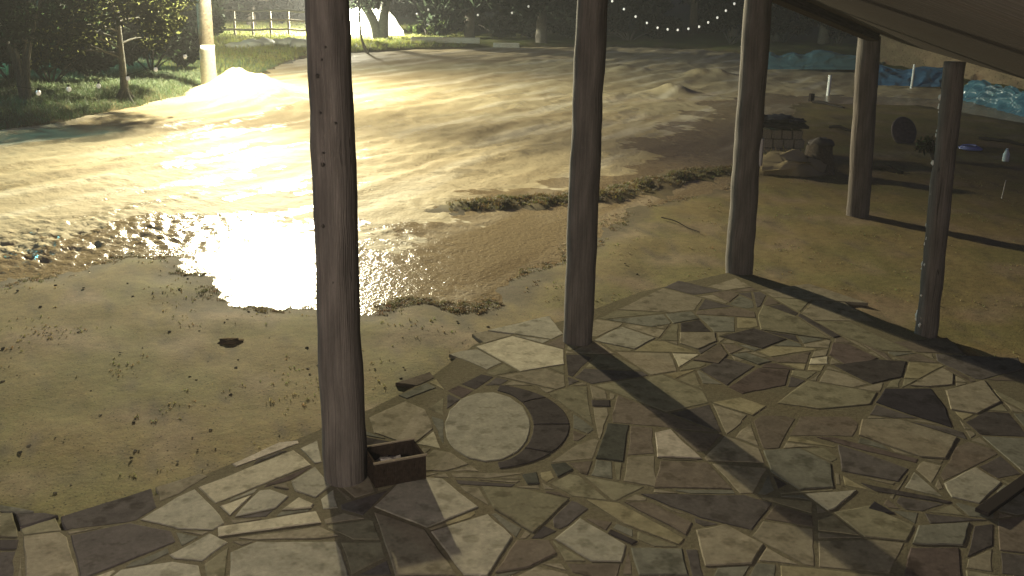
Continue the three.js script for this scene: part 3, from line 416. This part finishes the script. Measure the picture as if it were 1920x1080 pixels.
// clumps of leaves on the ends of the branches
function crownPlace(lobes) { const tot = lobes.reduce((s, l) => s + l[3] ** 2, 0); return Q => { let k = Q() * tot, L = lobes[0]; for (const l of lobes) { k -= l[3] ** 2; if (k <= 0) { L = l; break; } } const u = Q() * 2 - 1, t = Q() * 6.283, r = L[3] * Math.cbrt(0.25 + 0.75 * Q()) * (0.75 + 0.4 * Q()), s = Math.sqrt(1 - u * u); return V(L[0] + r * s * Math.cos(t), L[1] + r * u * 0.75, L[2] + r * s * Math.sin(t)); }; }
function tree(name, label, cat, foot, spec, group) {
  const t = thing(name, label, cat, foot, 0, group); const Q = rng(spec.seed), H = spec.h, lobes = [], wood = [];
  const stems = spec.stems || [[0, 0]];
  stems.forEach(([lx, lz], si) => {
    const top = V(lx, H * 0.72, lz), pts = [V(lx * 0.06, -0.25, lz * 0.06), V(lx * 0.15 + 0.05 * (Q() - 0.5), H * 0.2, lz * 0.15), V(lx * 0.6 + 0.1 * (Q() - 0.5), H * 0.48, lz * 0.6), top];
    wood.push(limb(pts, [spec.r * 1.35, spec.r, spec.r * 0.7, spec.r * 0.3], 14, 9));
    const c = new THREE.CatmullRomCurve3(pts);
    for (let k = 0; k < spec.branches; k++) {
      const u = lerp(spec.low || 0.45, 0.98, (k + Q() * 0.6) / spec.branches), p = c.getPoint(Math.min(u, 1)), a = Q() * 6.283, L = spec.spread * (0.55 + 0.6 * Q()), e = p.clone().add(V(Math.cos(a) * L, L * (0.1 + 0.5 * Q()) - (spec.droop || 0) * L, Math.sin(a) * L));
      wood.push(limb([p, p.clone().lerp(e, 0.5).add(V(0, 0.08 * L, 0)), e], [spec.r * 0.35, spec.r * 0.22, spec.r * 0.08], 6, 5)); lobes.push([e.x, e.y, e.z, spec.lobe * (0.6 + 0.7 * Q())]);
    }
    lobes.push([top.x, top.y + 0.3, top.z, spec.lobe]);
  });
  if (spec.roots) for (let k = 0; k < spec.roots; k++) { const a = k / spec.roots * 6.283 + Q(); wood.push(limb([V(0, 0.5, 0), V(Math.cos(a) * 0.22, 0.15, Math.sin(a) * 0.22), V(Math.cos(a) * 0.7, -0.12, Math.sin(a) * 0.7)], [spec.r * 0.5, spec.r * 0.45, spec.r * 0.2], 7, 6)); }
  part(t, 'trunk', mergeGeometries(wood), spec.bark || barkDark);
  if (spec.n) part(t, 'crown', leaves(spec.n, crownPlace(lobes), spec.leaf, spec.seed + 1), spec.mat);
  return t;
}
function shrub(label, foot, w, h, n, leaf, m, seed, group, cat = 'shrub') {
  const t = thing('shrub', label, cat, foot, 0, group), Q = rng(seed), lobes = [], wood = [];
  for (let k = 0; k < 9; k++) { const a = Q() * 6.283, r = w * 0.5 * Math.sqrt(Q()), e = V(r * Math.cos(a), h * (0.3 + 0.5 * Q()), r * Math.sin(a) * 0.7); lobes.push([e.x, e.y, e.z, h * 0.3 * (0.7 + 0.6 * Q())]); wood.push(limb([V(0, -0.1, 0), V(e.x * 0.4, e.y * 0.6, e.z * 0.4), e], [0.03, 0.02, 0.008], 5, 5)); }
  part(t, 'stems', mergeGeometries(wood), barkDark); part(t, 'foliage', leaves(n, crownPlace(lobes), leaf, seed + 3), m); return t;
}
// left bank
tree('bank_tree', 'small rooty tree with lit leaves on the bank left of the pole', 'tree', onGround(237, 197), { seed: 21, h: 3.9, r: 0.085, branches: 18, spread: 1.7, lobe: 0.5, n: 5200, leaf: 0.075, low: 0.42, mat: leafYellow, bark: barkGrey, roots: 6, droop: 0.25 });
tree('bank_tree', 'slim many-stemmed tree at the left edge of the bank', 'tree', onGround(48, 192), { seed: 22, h: 4.6, r: 0.05, stems: [[-0.9, 0], [0.5, -0.3], [1.1, 0.2], [-0.2, 0.4]], branches: 5, spread: 1.2, lobe: 0.6, n: 4200, leaf: 0.08, low: 0.4, mat: leafBank, bark: barkGrey });
const bankShrubs = [[20, 150, 5, 2.6, 'tall shrub behind the many-stemmed tree'], [130, 138, 5, 2.8, 'dark shrub between the two left bank trees'], [205, 110, 6, 3.2, 'broad dark shrub behind the small rooty tree'], [300, 96, 5.5, 2.8, 'dark shrub left of the whitewashed pole'], [365, 84, 4, 2.4, 'low dark shrub just behind the whitewashed pole'], [-90, 175, 5, 3, 'shrub cut by the left edge of the picture'], [60, 100, 8, 4.6, 'highest dark thicket on the far left bank'], [240, 62, 8, 4.4, 'tall dark thicket behind the lit leaves'], [165, 148, 3, 1.5, 'low shrub just left of the small rooty tree'], [285, 134, 3, 1.5, 'low shrub just right of the small rooty tree'], [338, 116, 2.6, 1.3, 'low shrub nearest the whitewashed pole'], [95, 158, 3, 1.4, 'low shrub right of the many-stemmed tree']];
bankShrubs.forEach(([x, y, w, h, label], i) => shrub(label, onGround(x, y), w, h, 3600, 0.11, i % 3 === 2 ? leafDark : leafBank, 300 + i * 7, 'shrubs on the left bank'));
// forked tree in front of the glare
const forkFoot = onGround(716, 92);
tree('forked_tree', 'dark forked tree standing against the bright white glare', 'tree', forkFoot, { seed: 31, h: 6.5, r: 0.26, stems: [[-2.6, 0.3], [0.55, -0.2]], branches: 7, spread: 1.7, lobe: 0.9, n: 5200, leaf: 0.12, low: 0.5, mat: leafDark, bark: barkGrey, roots: 5 });
{ const f = onGround(676, 98), t = thing('sapling', 'thin dark sapling just left of the forked tree', 'tree', f); part(t, 'trunk', limb([V(0.35, -0.1, 0), V(0.08, 0.5, 0), V(0, 1.6, 0), V(-0.05, 3, 0)], [0.07, 0.055, 0.05, 0.03], 12, 7), barkDark); part(t, 'crown', leaves(900, crownPlace([[0, 3, 0, 0.7], [0.3, 2.7, 0.2, 0.5]]), 0.1, 44), leafDark); }
// dark trees across the back
[[470, 26, 62, 'background tree above the fence left of the nearest post'], [800, 40, 60, 'background tree right of the forked tree'], [880, 44, 54, 'background tree over the olive bush'], [945, 44, 66, 'background tree left of the second post, set back'], [1015, 52, 52, 'background tree just left of the second post'], [1085, 50, 58, 'background tree hidden half by the second post'], [1150, 52, 60, 'background tree at the left end of the bulb string'], [1225, 54, 66, 'background tree under the middle of the bulb string'], [1300, 56, 62, 'background tree at the right of the bulb string'], [1375, 58, 60, 'background tree just left of the third post'], [1460, 62, 56, 'background tree right of the third post'], [1545, 66, 54, 'background tree left of the corner post'], [600, 30, 66, 'background tree behind the nearest post'], [380, 20, 60, 'background tree behind the lamp pole'], [130, 20, 52, 'background tree at the far left']].forEach(([x, y, dist, label], i) => {
  const p = atDist(x, y, dist); p.y = groundH(p.x, p.z) - 0.05;
  tree('background_tree', label, 'tree', p, { seed: 60 + i, h: 7 + 2 * R(), r: 0.24, branches: 13, spread: 2.4, lobe: 1.25, n: 3000, leaf: 0.24, low: 0.28, mat: leafDark, droop: 0.3 }, 'trees across the back');
});
[[862, 62, 3.2, 1.5, 1, 'olive lit bush right of the forked tree'], [930, 68, 3.5, 1.4, 1, 'olive bush in front of the dark trees'], [800, 70, 2.6, 0.8, 1, 'low lit bush beside the glare'], [1000, 72, 4, 1.5, 0, 'dark bush left of the second post'], [1070, 74, 4, 1.5, 0, 'dark bush behind the second post'], [1180, 78, 4.5, 1.6, 0, 'dark bush right of the second post'], [1270, 80, 4.5, 1.7, 0, 'dark bush under the bulb string'], [1370, 82, 4.5, 1.7, 0, 'dark bush left of the third post'], [1470, 78, 5, 1.8, 0, 'dark bush behind the blue sheeting'], [1570, 84, 4, 1.7, 0, 'dark bush left of the brown wall']].forEach(([x, y, w, h, lit, label], i) => shrub(label, onGround(x, y), w, h, 2200, 0.12, lit ? leafGreen : leafDark, 500 + i * 9, 'bushes along the far edge of the flood'));

// ------------------------------------------------------------------ far left: paddock fence
{
  const f = thing('paddock_fence', 'pale wooden rail fence beyond the lit lawn', 'fence', V(0, 0, 0)), m = mat(col(0.3, 0.26, 0.2), 0.85, { map: barkMap });
  const pts = []; for (let i = 0; i < 9; i++) { const p = atDist(370 + i * 34, 22, 52); p.y = groundH(p.x, p.z); pts.push(p); }
  pts.forEach((p, i) => { const g = box(0.1, 1.3, 0.1, 0, 0.6, 0, 0.01); g.translate(p.x, p.y, p.z); part(f, 'fence_post', g, m); });
  for (let i = 0; i + 1 < pts.length; i++) for (const h of [0.35, 0.8, 1.25]) part(f, 'rail', limb([pts[i].clone().add(V(0, h, 0.08)), pts[i].clone().lerp(pts[i + 1], 0.5).add(V(0, h - 0.02, 0.08)), pts[i + 1].clone().add(V(0, h, 0.08))], [0.05, 0.05, 0.05], 4, 6), m);
}
// ------------------------------------------------------------------ the glare: a white panel added in its outline, lit by a garden lamp
{
  const c = atDist(708, 60, hd(forkFoot) + 3), d = V(c.x, 0, c.z).normalize(); c.y = groundH(c.x, c.z) - 0.05;
  const w = thing('glare_panel', 'white panel added in the shape of the glare behind the forked tree', 'wall', c, Math.atan2(-d.x, -d.z));
  const m = mat(col(0.78, 0.77, 0.72), 0.9); const sh = new THREE.Shape([[-1.4, 0], [1.42, 0], [1.36, 0.32], [1.12, 0.62], [0.92, 0.98], [0.55, 1.36], [-0.2, 1.42], [-1.0, 1.46], [-1.4, 1.4]].map(([x, y]) => new THREE.Vector2(x, y)));
  part(w, 'panel', new THREE.ExtrudeGeometry(sh, { depth: 0.16, bevelEnabled: true, bevelSize: 0.02, bevelThickness: 0.02, bevelSegments: 2 }).translate(0, 0, -0.08), m);
  const q = atDist(622, 60, hd(forkFoot) + 1.6); q.y = groundH(q.x, q.z);
  const g = thing('garden_lamp', 'low garden lamp beside the glare panel, hidden behind the nearest post', 'lamp', q);
  part(g, 'stake', limb([V(0, -0.15, 0), V(0, 0.5, 0), V(0, 1.18, 0)], [0.03, 0.03, 0.03], 4, 8), mat(col(0.1, 0.1, 0.1), 0.5));
  const b = new THREE.SphereGeometry(0.13, 20, 14); b.translate(0, 1.3, 0); part(g, 'lamp_globe', b, mat(col(0.9, 0.9, 0.85), 0.4, { emissive: col(1, 0.96, 0.8), emissiveIntensity: 20 }));
  const l = new THREE.PointLight(col(1, 0.95, 0.74), 620, 0, 2); l.position.copy(q).add(V(0, 1.3, 0)); l.castShadow = true; l.shadow.radius = 5; scene.add(l);
}
// ------------------------------------------------------------------ strings of bulbs
const bulbMat = mat(col(0.9, 0.88, 0.8), 0.4, { emissive: col(1, 0.97, 0.86), emissiveIntensity: 0.22 }), bulbDim = mat(col(0.8, 0.8, 0.72), 0.4, { emissive: col(1, 0.96, 0.84), emissiveIntensity: 0.12 }), wireMat = dull(col(0.012, 0.012, 0.012));
function bulbString(label, list, ends, r, m) {
  const s = thing('bulb_string', label, 'string lights', V(0, 0, 0)), all = [...(ends[0] ? [ends[0]] : []), ...list, ...(ends[1] ? [ends[1]] : [])];
  part(s, 'wire', limb(all.map(p => p.clone().add(V(0, r * 1.7, 0))), [0.003, 0.003], list.length * 3, 5), wireMat);
  for (const p of list) { const g = new THREE.SphereGeometry(r, 12, 10); g.scale(1, 1.2, 1); g.translate(p.x, p.y, p.z); const b = part(s, 'bulb', g, m); const c = new THREE.CylinderGeometry(r * 0.45, r * 0.55, r * 0.9, 8); c.translate(p.x, p.y + r * 1.5, p.z); part(b, 'socket', c, wireMat); }
}
bulbString('sagging string of white bulbs between the second and third posts', [[1128, -12], [1148, 2], [1170, 17], [1192, 31], [1213, 43], [1233, 52], [1252, 55], [1271, 56], [1291, 54], [1311, 50], [1328, 42], [1345, 33], [1361, 20], [1377, 7], [1392, -8]].map(([x, y], i) => atDist(x, y, 40)), [atDist(1105, -30, 40), atDist(1410, -28, 40)], 0.043, bulbMat);
bulbString('low string of pale bulbs hanging along the left bank', [[72, 174], [129, 167], [185, 161], [240, 147], [292, 130], [347, 106]].map(([x, y], i) => atDist(x, y, 20.2 + i * 0.75)), [atDist(20, 168, 19.4), V(poleFoot.x, poleFoot.y + 1.55, poleFoot.z)], 0.042, bulbDim);
bulbString('short string of white bulbs above the lit bush', [[782, 26], [803, 18], [896, 28], [960, 24], [991, 12]].map(([x, y]) => atDist(x, y, 47)), [atDist(740, 0, 47), atDist(1040, -20, 47)], 0.05, bulbDim);
[[446, 92], [470, 88], [496, 86], [520, 85], [543, 84], [564, 88]].forEach(([x, y], i) => { const f = onGround(x, y), s = thing('bank_stone', ['small pale boulder on the bank right of the lamp pole', 'second pale boulder from the lamp pole', 'third pale boulder from the lamp pole', 'flat pale boulder in the middle of the bank row', 'pale boulder next to last before the nearest post', 'pale boulder beside the nearest post on the far bank'][i], 'boulder', f, i, 'boulders along the bank'); const g = clump(0.42 + 0.08 * (i % 3), 3, 0.09, i * 3 + 1, 0.42); g.scale(1.2, 1, 0.8); g.translate(0, 0.1, 0); part(s, 'rock', g, mat(col(0.42, 0.44, 0.36), 0.9)); });
// pale kerb stones beyond the lawn, far back
[[770, 900, 30, 'long pale kerb stone beyond the forked tree'], [925, 975, 34, 'short pale kerb stone left of the second post']].forEach(([x0, x1, y, label]) => { const a = atDist(x0, y, 50), b = atDist(x1, y, 50), c = a.clone().add(b).multiplyScalar(0.5); const k = thing('kerb_stone', label, 'kerb', V(c.x, groundH(c.x, c.z), c.z), Math.atan2(-(b.z - a.z), b.x - a.x)); part(k, 'block', box(a.distanceTo(b), 0.28, 0.4, 0, 0.1, 0, 0.04), mat(col(0.5, 0.48, 0.4), 0.9, { map: stoneMap })); });

// ------------------------------------------------------------------ right: blue sheeting, brown wall, stakes, table, stump, odds and ends
{
  const sheetMat = [col(0.07, 0.145, 0.165), col(0.05, 0.115, 0.19), col(0.05, 0.125, 0.16)].map(c => mat(c, 0.2));
  [[[1438, 128], [1612, 133], 0.72, 'crumpled blue plastic sheeting between the third post and corner post'], [[1640, 158], [1775, 166], 0.62, 'crumpled blue plastic sheeting left of the leaning post'], [[1795, 187], [1950, 224], 0.58, 'crumpled blue plastic sheeting right of the leaning post']].forEach(([a, b, h, label], i) => {
    const A = onGround(...a), B = onGround(...b), L = A.distanceTo(B), t = thing('plastic_sheet', label, 'sheeting', V((A.x + B.x) / 2, (A.y + B.y) / 2, (A.z + B.z) / 2), Math.atan2(-(B.z - A.z), B.x - A.x), 'blue sheeting along the bank');
    const nx = Math.ceil(L * 18), ny = 26, g = new THREE.PlaneGeometry(L, 1, nx, ny), p = g.attributes.position;
    for (let k = 0; k < p.count; k++) { const u = p.getX(k), v = p.getY(k) + 0.5, fold = [0.35, 0.75, 1][i], r = fold * (1 - Math.abs(n2(u * 0.9 + i * 31, v * 1.6)) * 0.9), r2 = fold * Math.abs(n2b(u * 2.6 + i * 7, v * 2.4)) * (0.5 + 0.5 * n2(u * 0.7, 3)); p.setXYZ(k, u + 0.05 * n2(u * 3, v * 4 + 9), h * Math.sin(Math.min(1, v * 1.1) * 1.55) * (0.8 + 0.2 * n2(u * 0.8, i)) + 0.07 * r * v + 0.04 * r2, -v * 0.45 + 0.16 * r + 0.08 * r2 - 0.1 + (v < 0.1 ? 0.05 : 0)); }
    g.computeVertexNormals(); const m = sheetMat[i].clone(); m.side = THREE.DoubleSide; part(t, 'sheet', g, m);
  });
  const A = onGround(1640, 124), B = onGround(2020, 214), L = A.distanceTo(B), w = thing('earth_wall', 'plain brown earth wall behind the blue sheeting at the right', 'wall', V((A.x + B.x) / 2 + 0.5, -0.1, (A.z + B.z) / 2 - 1.0), Math.atan2(-(B.z - A.z), B.x - A.x));
  const g = new THREE.BoxGeometry(L, 4.6, 0.3, 60, 30, 1); g.translate(0, 2.3, 0); jitter(g, 0.03, 1.4); part(w, 'face', g, dull(col(0.24, 0.18, 0.115), { map: soilMap, bumpMap: soilBump, bumpScale: 0.02 }));
}
const stakeMat = mat(col(0.72, 0.72, 0.68), 0.8);
[[1552, 179, 34, 0.05, 'short white stake between the third post and the corner post'], [1708, 167, 40, 0.035, 'thin white stake in front of the blue sheeting']].forEach(([x, y, hpx, r, label]) => { const f = at(x, y, WATER), h = hpx / FOCAL * (hd(f) + 1); const s = thing('stake', label, 'stake', f, 0.3, 'white stakes'); part(s, 'shaft', limb([V(0, -0.4, 0), V(0.01, h * 0.5, 0), V(0.015, h, 0)], [r, r, r * 0.95], 6, 8), stakeMat); });
{
  // low block bench with a dark top and a heap on it
  const a = onGround(1440, 296), b = onGround(1512, 296), W = a.distanceTo(b) * 1.25, p = a.clone().lerp(b, 0.42), H = 0.52;
  const t = thing('block_bench', 'low pale masonry bench with a dark plank top right of the third post', 'bench', V(p.x, groundH(p.x, p.z), p.z - 0.3), -0.12);
  const dark = dull(col(0.05, 0.042, 0.04), { map: woodMap }), pale = dull(col(0.42, 0.37, 0.27), { map: stoneMap, bumpMap: stoneBump, bumpScale: 0.01 });
  for (let k = 0; k < 5; k++) part(t, 'plank', box(W, 0.04, 0.155, 0, H, -0.42 + k * 0.165, 0.005), dark);
  for (let j = 0; j < 3; j++) for (let k = 0; k < 4; k++) { const bw = (W - 0.1) / 4; part(t, 'block', jitter(box(bw - 0.012, 0.15, 0.62, -W / 2 + 0.05 + bw * (k + 0.5) + (j % 2 ? 0.02 : -0.02), 0.06 + j * 0.158, -0.1, 0.012), 0.006, 6, j + k), pale); }
  const h = thing('cloth_heap', 'dark crumpled cloth heaped on the block bench', 'cloth', V(p.x, t.position.y + H + 0.02, p.z - 0.45), -0.12);
  const gs = []; for (const [x, y, r] of [[-0.28, 0.09, 0.16], [0.02, 0.1, 0.17], [0.22, 0.06, 0.12], [-0.1, 0.06, 0.15]]) { const g = clump(r, 3, 0.06, x * 9, 0.42); g.scale(1.35, 1, 1.2); g.translate(x * 1.3 - 0.05, y * 0.75, (x * 7 % 1) * 0.1); gs.push(g); } part(h, 'folds', mergeGeometries(gs), mat(col(0.03, 0.026, 0.034), 0.85));
}
{
  const f = onGround(1533, 326), h = 0.52, s = thing('tree_stump', 'squat brown tree stump with a dark top, right of the block bench', 'stump', f, 0.4);
  const g = new THREE.CylinderGeometry(0.19, 0.28, h, 26, 10); g.translate(0, h / 2 - 0.04, 0); jitter(g, 0.03, 3.5, 3); part(s, 'bark', g, mat(col(0.2, 0.145, 0.105), 0.95, { map: rep(barkMap, 3, 1), bumpMap: rep(woodBump, 3, 1), bumpScale: 0.03 }));
  const c = new THREE.SphereGeometry(0.2, 20, 8, 0, 6.2832, 0, 1.57); c.scale(1, 0.5, 1); c.translate(0.02, h - 0.05, 0); jitter(c, 0.02, 5, 6); part(s, 'cut_top', c, mat(col(0.06, 0.045, 0.035), 0.9));
}
{
  const d = onGround(1692, 268), t = thing('round_board', 'round brown board standing tilted between corner post and leaning post', 'board', d, 0.35);
  const g = new THREE.CylinderGeometry(0.26, 0.26, 0.05, 36); g.rotateX(Math.PI / 2 - 0.35); g.translate(0, 0.22, 0); part(t, 'disc', g, mat(col(0.17, 0.115, 0.1), 0.85, { map: woodMap }));
  const e = new THREE.TorusGeometry(0.26, 0.03, 8, 40); e.rotateX(-0.35); e.translate(0, 0.22, 0); part(t, 'rim', e, mat(col(0.09, 0.065, 0.06), 0.8));
}
{
  const c = onGround(1818, 282), t = thing('hose_coil', 'coil of pale blue hose lying right of the leaning post', 'hose', c, 0.2), pts = [];
  for (let k = 0; k <= 60; k++) { const a = k / 60 * 6.283 * 3, r = 0.2 - 0.035 * (k / 60) * 2; pts.push(V(r * Math.cos(a), 0.03 + 0.025 * (k % 20) / 20 + 0.015 * Math.floor(k / 20), r * Math.sin(a))); }
  part(t, 'hose', limb(pts, [0.017, 0.017], 140, 7), mat(col(0.16, 0.2, 0.42), 0.5));
  const b = onGround(1885, 303), q = thing('plastic_bottle', 'small white plastic bottle on the ground at the far right', 'bottle', b, 0);
  part(q, 'body', new THREE.LatheGeometry([[0, 0], [0.05, 0], [0.055, 0.02], [0.055, 0.13], [0.03, 0.18], [0.02, 0.2], [0, 0.2]].map(([x, y]) => new THREE.Vector2(x, y)), 16), mat(col(0.6, 0.6, 0.55), 0.5)); part(q, 'cap', new THREE.CylinderGeometry(0.022, 0.022, 0.03, 12).translate(0, 0.21, 0), mat(col(0.4, 0.45, 0.5), 0.5));
}
const branchMat = dull(col(0.03, 0.025, 0.023));
function stick(name, label, cat, a, b, r, m = branchMat, lift = 0.03) { const A = onGround(...a), B = onGround(...b), c = A.clone().add(B).multiplyScalar(0.5); const t = thing(name, label, cat, V(c.x, c.y, c.z)); const L = q => q.clone().sub(c).add(V(0, lift, 0)); part(t, 'wood', jitter(limb([L(A), L(A.clone().lerp(B, 0.35)).add(V(0, 0.02, 0)), L(A.clone().lerp(B, 0.7)), L(B)], [r, r * 0.9, r * 0.6], 14, 7), r * 0.35, 4), m); return t; }
stick('fallen_branch', 'thin dark branch lying behind the block bench', 'branch', [1524, 193], [1580, 203], 0.04);
stick('fallen_branch', 'thin dark branch lying left of the corner post', 'branch', [1555, 240], [1604, 247], 0.035);
stick('fallen_branch', 'dark log end lying at the right of the corner post', 'branch', [1642, 318], [1692, 326], 0.06);
stick('fallen_branch', 'long thin dark form on the ground at the far right beyond the hose', 'branch', [1836, 262], [1960, 280], 0.035);  // a thin dark tube laid along the ground
stick('fallen_branch', 'thin twig on the yard in front of the third post', 'branch', [1240, 412], [1312, 440], 0.007);
{ const f = onGround(432, 640), t = thing('dirt_clod', 'flat dark clod of dirt on the yard left of the nearest post', 'clod', f); const g = clump(0.075, 3, 0.03, 12, 0.28); g.scale(1.2, 1, 0.8); part(t, 'soil', g, dull(col(0.07, 0.052, 0.033))); }
{ const f = onGround(1521, 192), t = thing('wooden_block', 'small dark upright block behind the block bench', 'block', f, 0.3); part(t, 'body', jitter(box(0.12, 0.24, 0.1, 0, 0.11, 0, 0.015), 0.008, 9), branchMat); }
{ const f = onGround(1878, 372), t = thing('thin_stick', 'thin pale stick upright in the ground at the far right', 'stick', f); part(t, 'wood', limb([V(0, -0.05, 0), V(0.01, 0.12, 0), V(0.02, 0.26, 0)], [0.008, 0.007, 0.005], 5, 6), mat(col(0.4, 0.37, 0.32), 0.8)); }
{ const f = onGround(1752, 300); shrub('small dark weed between the round board and leaning post', f, 0.5, 0.45, 300, 0.05, leafGreen, 903, 'weeds', 'weed'); }
{ const A = at(1840, 964, 0.035), B = at(1935, 896, 0.035), c = A.clone().add(B).multiplyScalar(0.5), t = thing('loose_plank', 'dark plank lying on the paving at the right edge', 'plank', V(c.x, 0.0345, c.z), Math.atan2(-(B.z - A.z), B.x - A.x)); part(t, 'wood', box(A.distanceTo(B), 0.024, 0.075, 0, 0.012, 0, 0.004), branchMat); }

// ------------------------------------------------------------------ grass, weeds, foam, pebbles: what nobody could count
function scatter(name, label, geo, m, n, seed, place, colour) {
  const im = new THREE.InstancedMesh(geo, m, n), Q = rng(seed), o = new THREE.Object3D(); let k = 0, tries = 0;
  while (k < n && tries++ < n * 30) { const r = place(Q); if (!r) continue; o.position.set(r[0], r[1], r[2]); o.rotation.set((Q() - 0.5) * 0.5, Q() * 6.283, (Q() - 0.5) * 0.5); o.scale.set(r[3], r[3] * (r[4] || 1), r[3]); o.updateMatrix(); im.setMatrixAt(k, o.matrix); if (colour) im.setColorAt(k, colour(Q, r)); k++; }
  im.count = k; im.name = name; tag(im, label, null, null, 'stuff'); shade(im); scene.add(im); return im;
}
function tuft(n, h, w, seed) { const Q = rng(seed), pos = [], idx = []; for (let i = 0; i < n; i++) { const a = Q() * 6.283, l = h * (0.5 + 0.7 * Q()), bx = (Q() - 0.5) * h, bz = (Q() - 0.5) * h, ox = Math.cos(a) * l * 0.6, oz = Math.sin(a) * l * 0.6, px = -Math.sin(a) * w, pz = Math.cos(a) * w, k = pos.length / 3; pos.push(bx - px, -0.01, bz - pz, bx + px, -0.01, bz + pz, bx + ox * 0.4 - px * 0.7, l * 0.6, bz + oz * 0.4 - pz * 0.7, bx + ox * 0.4 + px * 0.7, l * 0.6, bz + oz * 0.4 + pz * 0.7, bx + ox, l * 0.85, bz + oz); idx.push(k, k + 1, k + 2, k + 1, k + 3, k + 2, k + 2, k + 3, k + 4); } const g = new THREE.BufferGeometry(); g.setAttribute('position', new THREE.Float32BufferAttribute(pos, 3)); g.setIndex(idx); g.computeVertexNormals(); return g; }
const grassMat = new THREE.MeshPhysicalMaterial({ color: 0xffffff, roughness: 0.95, transmission: 0.4, thickness: 0, side: THREE.DoubleSide });
const inYard = (x, z) => groundH(x, z) > WATER + 0.012 && sd(x, z, bank) > 0.5 && !inside(x, z, pavingPoly);
scatter('yard_grass', 'sparse trodden grass on the muddy yard', tuft(6, 0.017, 0.0022, 71), grassMat, 2600, 72, Q => { const z = -3 - Q() ** 1.6 * 13, x = (Q() - 0.5) * (3 + 1.15 * -z); if (n2(x * 0.8, z * 0.8) + 0.7 * n2b(x * 3.5, z * 3.5) < 0.55 || !inYard(x, z)) return null; return [x, groundH(x, z), z, 0.6 + 0.9 * Q(), 0.5 + 0.5 * Q()]; }, Q => col(0.17 + 0.1 * Q(), 0.15 + 0.08 * Q(), 0.07));
scatter('ridge_weeds', 'flattened weeds on the low ridge in the flood', tuft(9, 0.05, 0.004, 73), grassMat, 1500, 74, Q => { const i = Math.floor(Q() * (ridge.length - 1)), t = Q(), x = lerp(ridge[i][0], ridge[i + 1][0], t) + (Q() - 0.5) * 0.5, z = lerp(ridge[i][1], ridge[i + 1][1], t) + (Q() - 0.5) * 0.6; const h = groundH(x, z); if (h < WATER + 0.005) return null; return [x, h, z, 0.6 + 0.8 * Q(), 0.6]; }, Q => col(0.11 + 0.07 * Q(), 0.09 + 0.055 * Q(), 0.042));
scatter('shore_weeds', 'flattened weeds and wrack along the water edge', tuft(8, 0.028, 0.003, 75), grassMat, 2600, 76, Q => { const i = 1 + Math.floor(Q() * (shore.length - 3)), t = Q(), x = lerp(shore[i][0], shore[i + 1][0], t) + (Q() - 0.5) * 0.4, z = lerp(shore[i][1], shore[i + 1][1], t) + (Q() - 0.5) * 0.4; if (n2(x * 1.3, z * 1.3) < 0.1) return null; const h = groundH(x, z); if (h < WATER - 0.02) return null; return [x, h, z, 0.5 + 0.8 * Q(), 0.6]; }, Q => col(0.11 + 0.07 * Q(), 0.085 + 0.05 * Q(), 0.045));
scatter('bank_grass', 'rough grass on the left far bank', tuft(8, 0.16, 0.006, 77), grassMat, 18000, 78, Q => { const x = -16 + Q() * 13, z = -14 - Q() * 22; const d = sd(x, z, bank); if (d > -0.05 || x < z * 0.62 - 2) return null; return [x, groundH(x, z), z, 0.5 + 0.8 * Q(), 0.8]; }, Q => col(0.1 + 0.04 * Q(), 0.14 + 0.05 * Q(), 0.055 + 0.03 * Q()));
scatter('lawn_grass', 'yellow green grass of the lit lawn beyond the flood', tuft(8, 0.22, 0.01, 79), grassMat, 12000, 80, Q => { const z = -30 - Q() * 34, x = lerp(0.36 * z, 0.05 * z, Q()); const d = sd(x, z, bank); if (d > -0.2) return null; return [x, groundH(x, z), z, 0.5 + 0.8 * Q(), 0.7]; }, Q => col(0.2 + 0.08 * Q(), 0.22 + 0.08 * Q(), 0.06));
{
  { const m = onGround(1482, 322), e = thing('earth_mound', 'low mound of pale earth in front of the block bench', 'mound', m); const g = clump(0.5, 4, 0.13, 31, 0.62); g.scale(1.25, 1, 0.8); jitter(g, 0.025, 7, 2); part(e, 'soil', g, dull(col(0.31, 0.255, 0.145))); }
  scatter('straw_heap', 'pale straw caught against the block bench and stump', tuft(10, 0.16, 0.005, 83), grassMat, 500, 84, Q => { const c = onGround(1478 + (Q() - 0.5) * 110, 300 + Q() * 24); return [c.x, c.y, c.z, 0.6 + 1.1 * Q(), 0.8]; }, Q => col(0.3 + 0.1 * Q(), 0.25 + 0.08 * Q(), 0.12));
  scatter('pebbles', 'dark pebbles and dirt lumps on the yard', clump(0.014, 1, 0.005, 8, 0.7), dull(col(1, 1, 1)), 420, 86, Q => { const z = -3.2 - Q() ** 1.8 * 7, x = (Q() - 0.85) * (3 + 0.7 * -z); if (!inYard(x, z) || n2(x * 1.4 + 60, z * 1.4) + 0.5 * Q() < 0.1) return null; return [x, groundH(x, z) + 0.002, z, 0.25 + 0.9 * Q() ** 3, 0.6]; }, Q => { const t = 0.03 + 0.12 * Q(); return col(t * 1.1, t, t * 0.7); });
}
scene.fog = new THREE.FogExp2(col(0.95, 0.95, 0.93), 0.0013);
renderer.render(scene, camera);
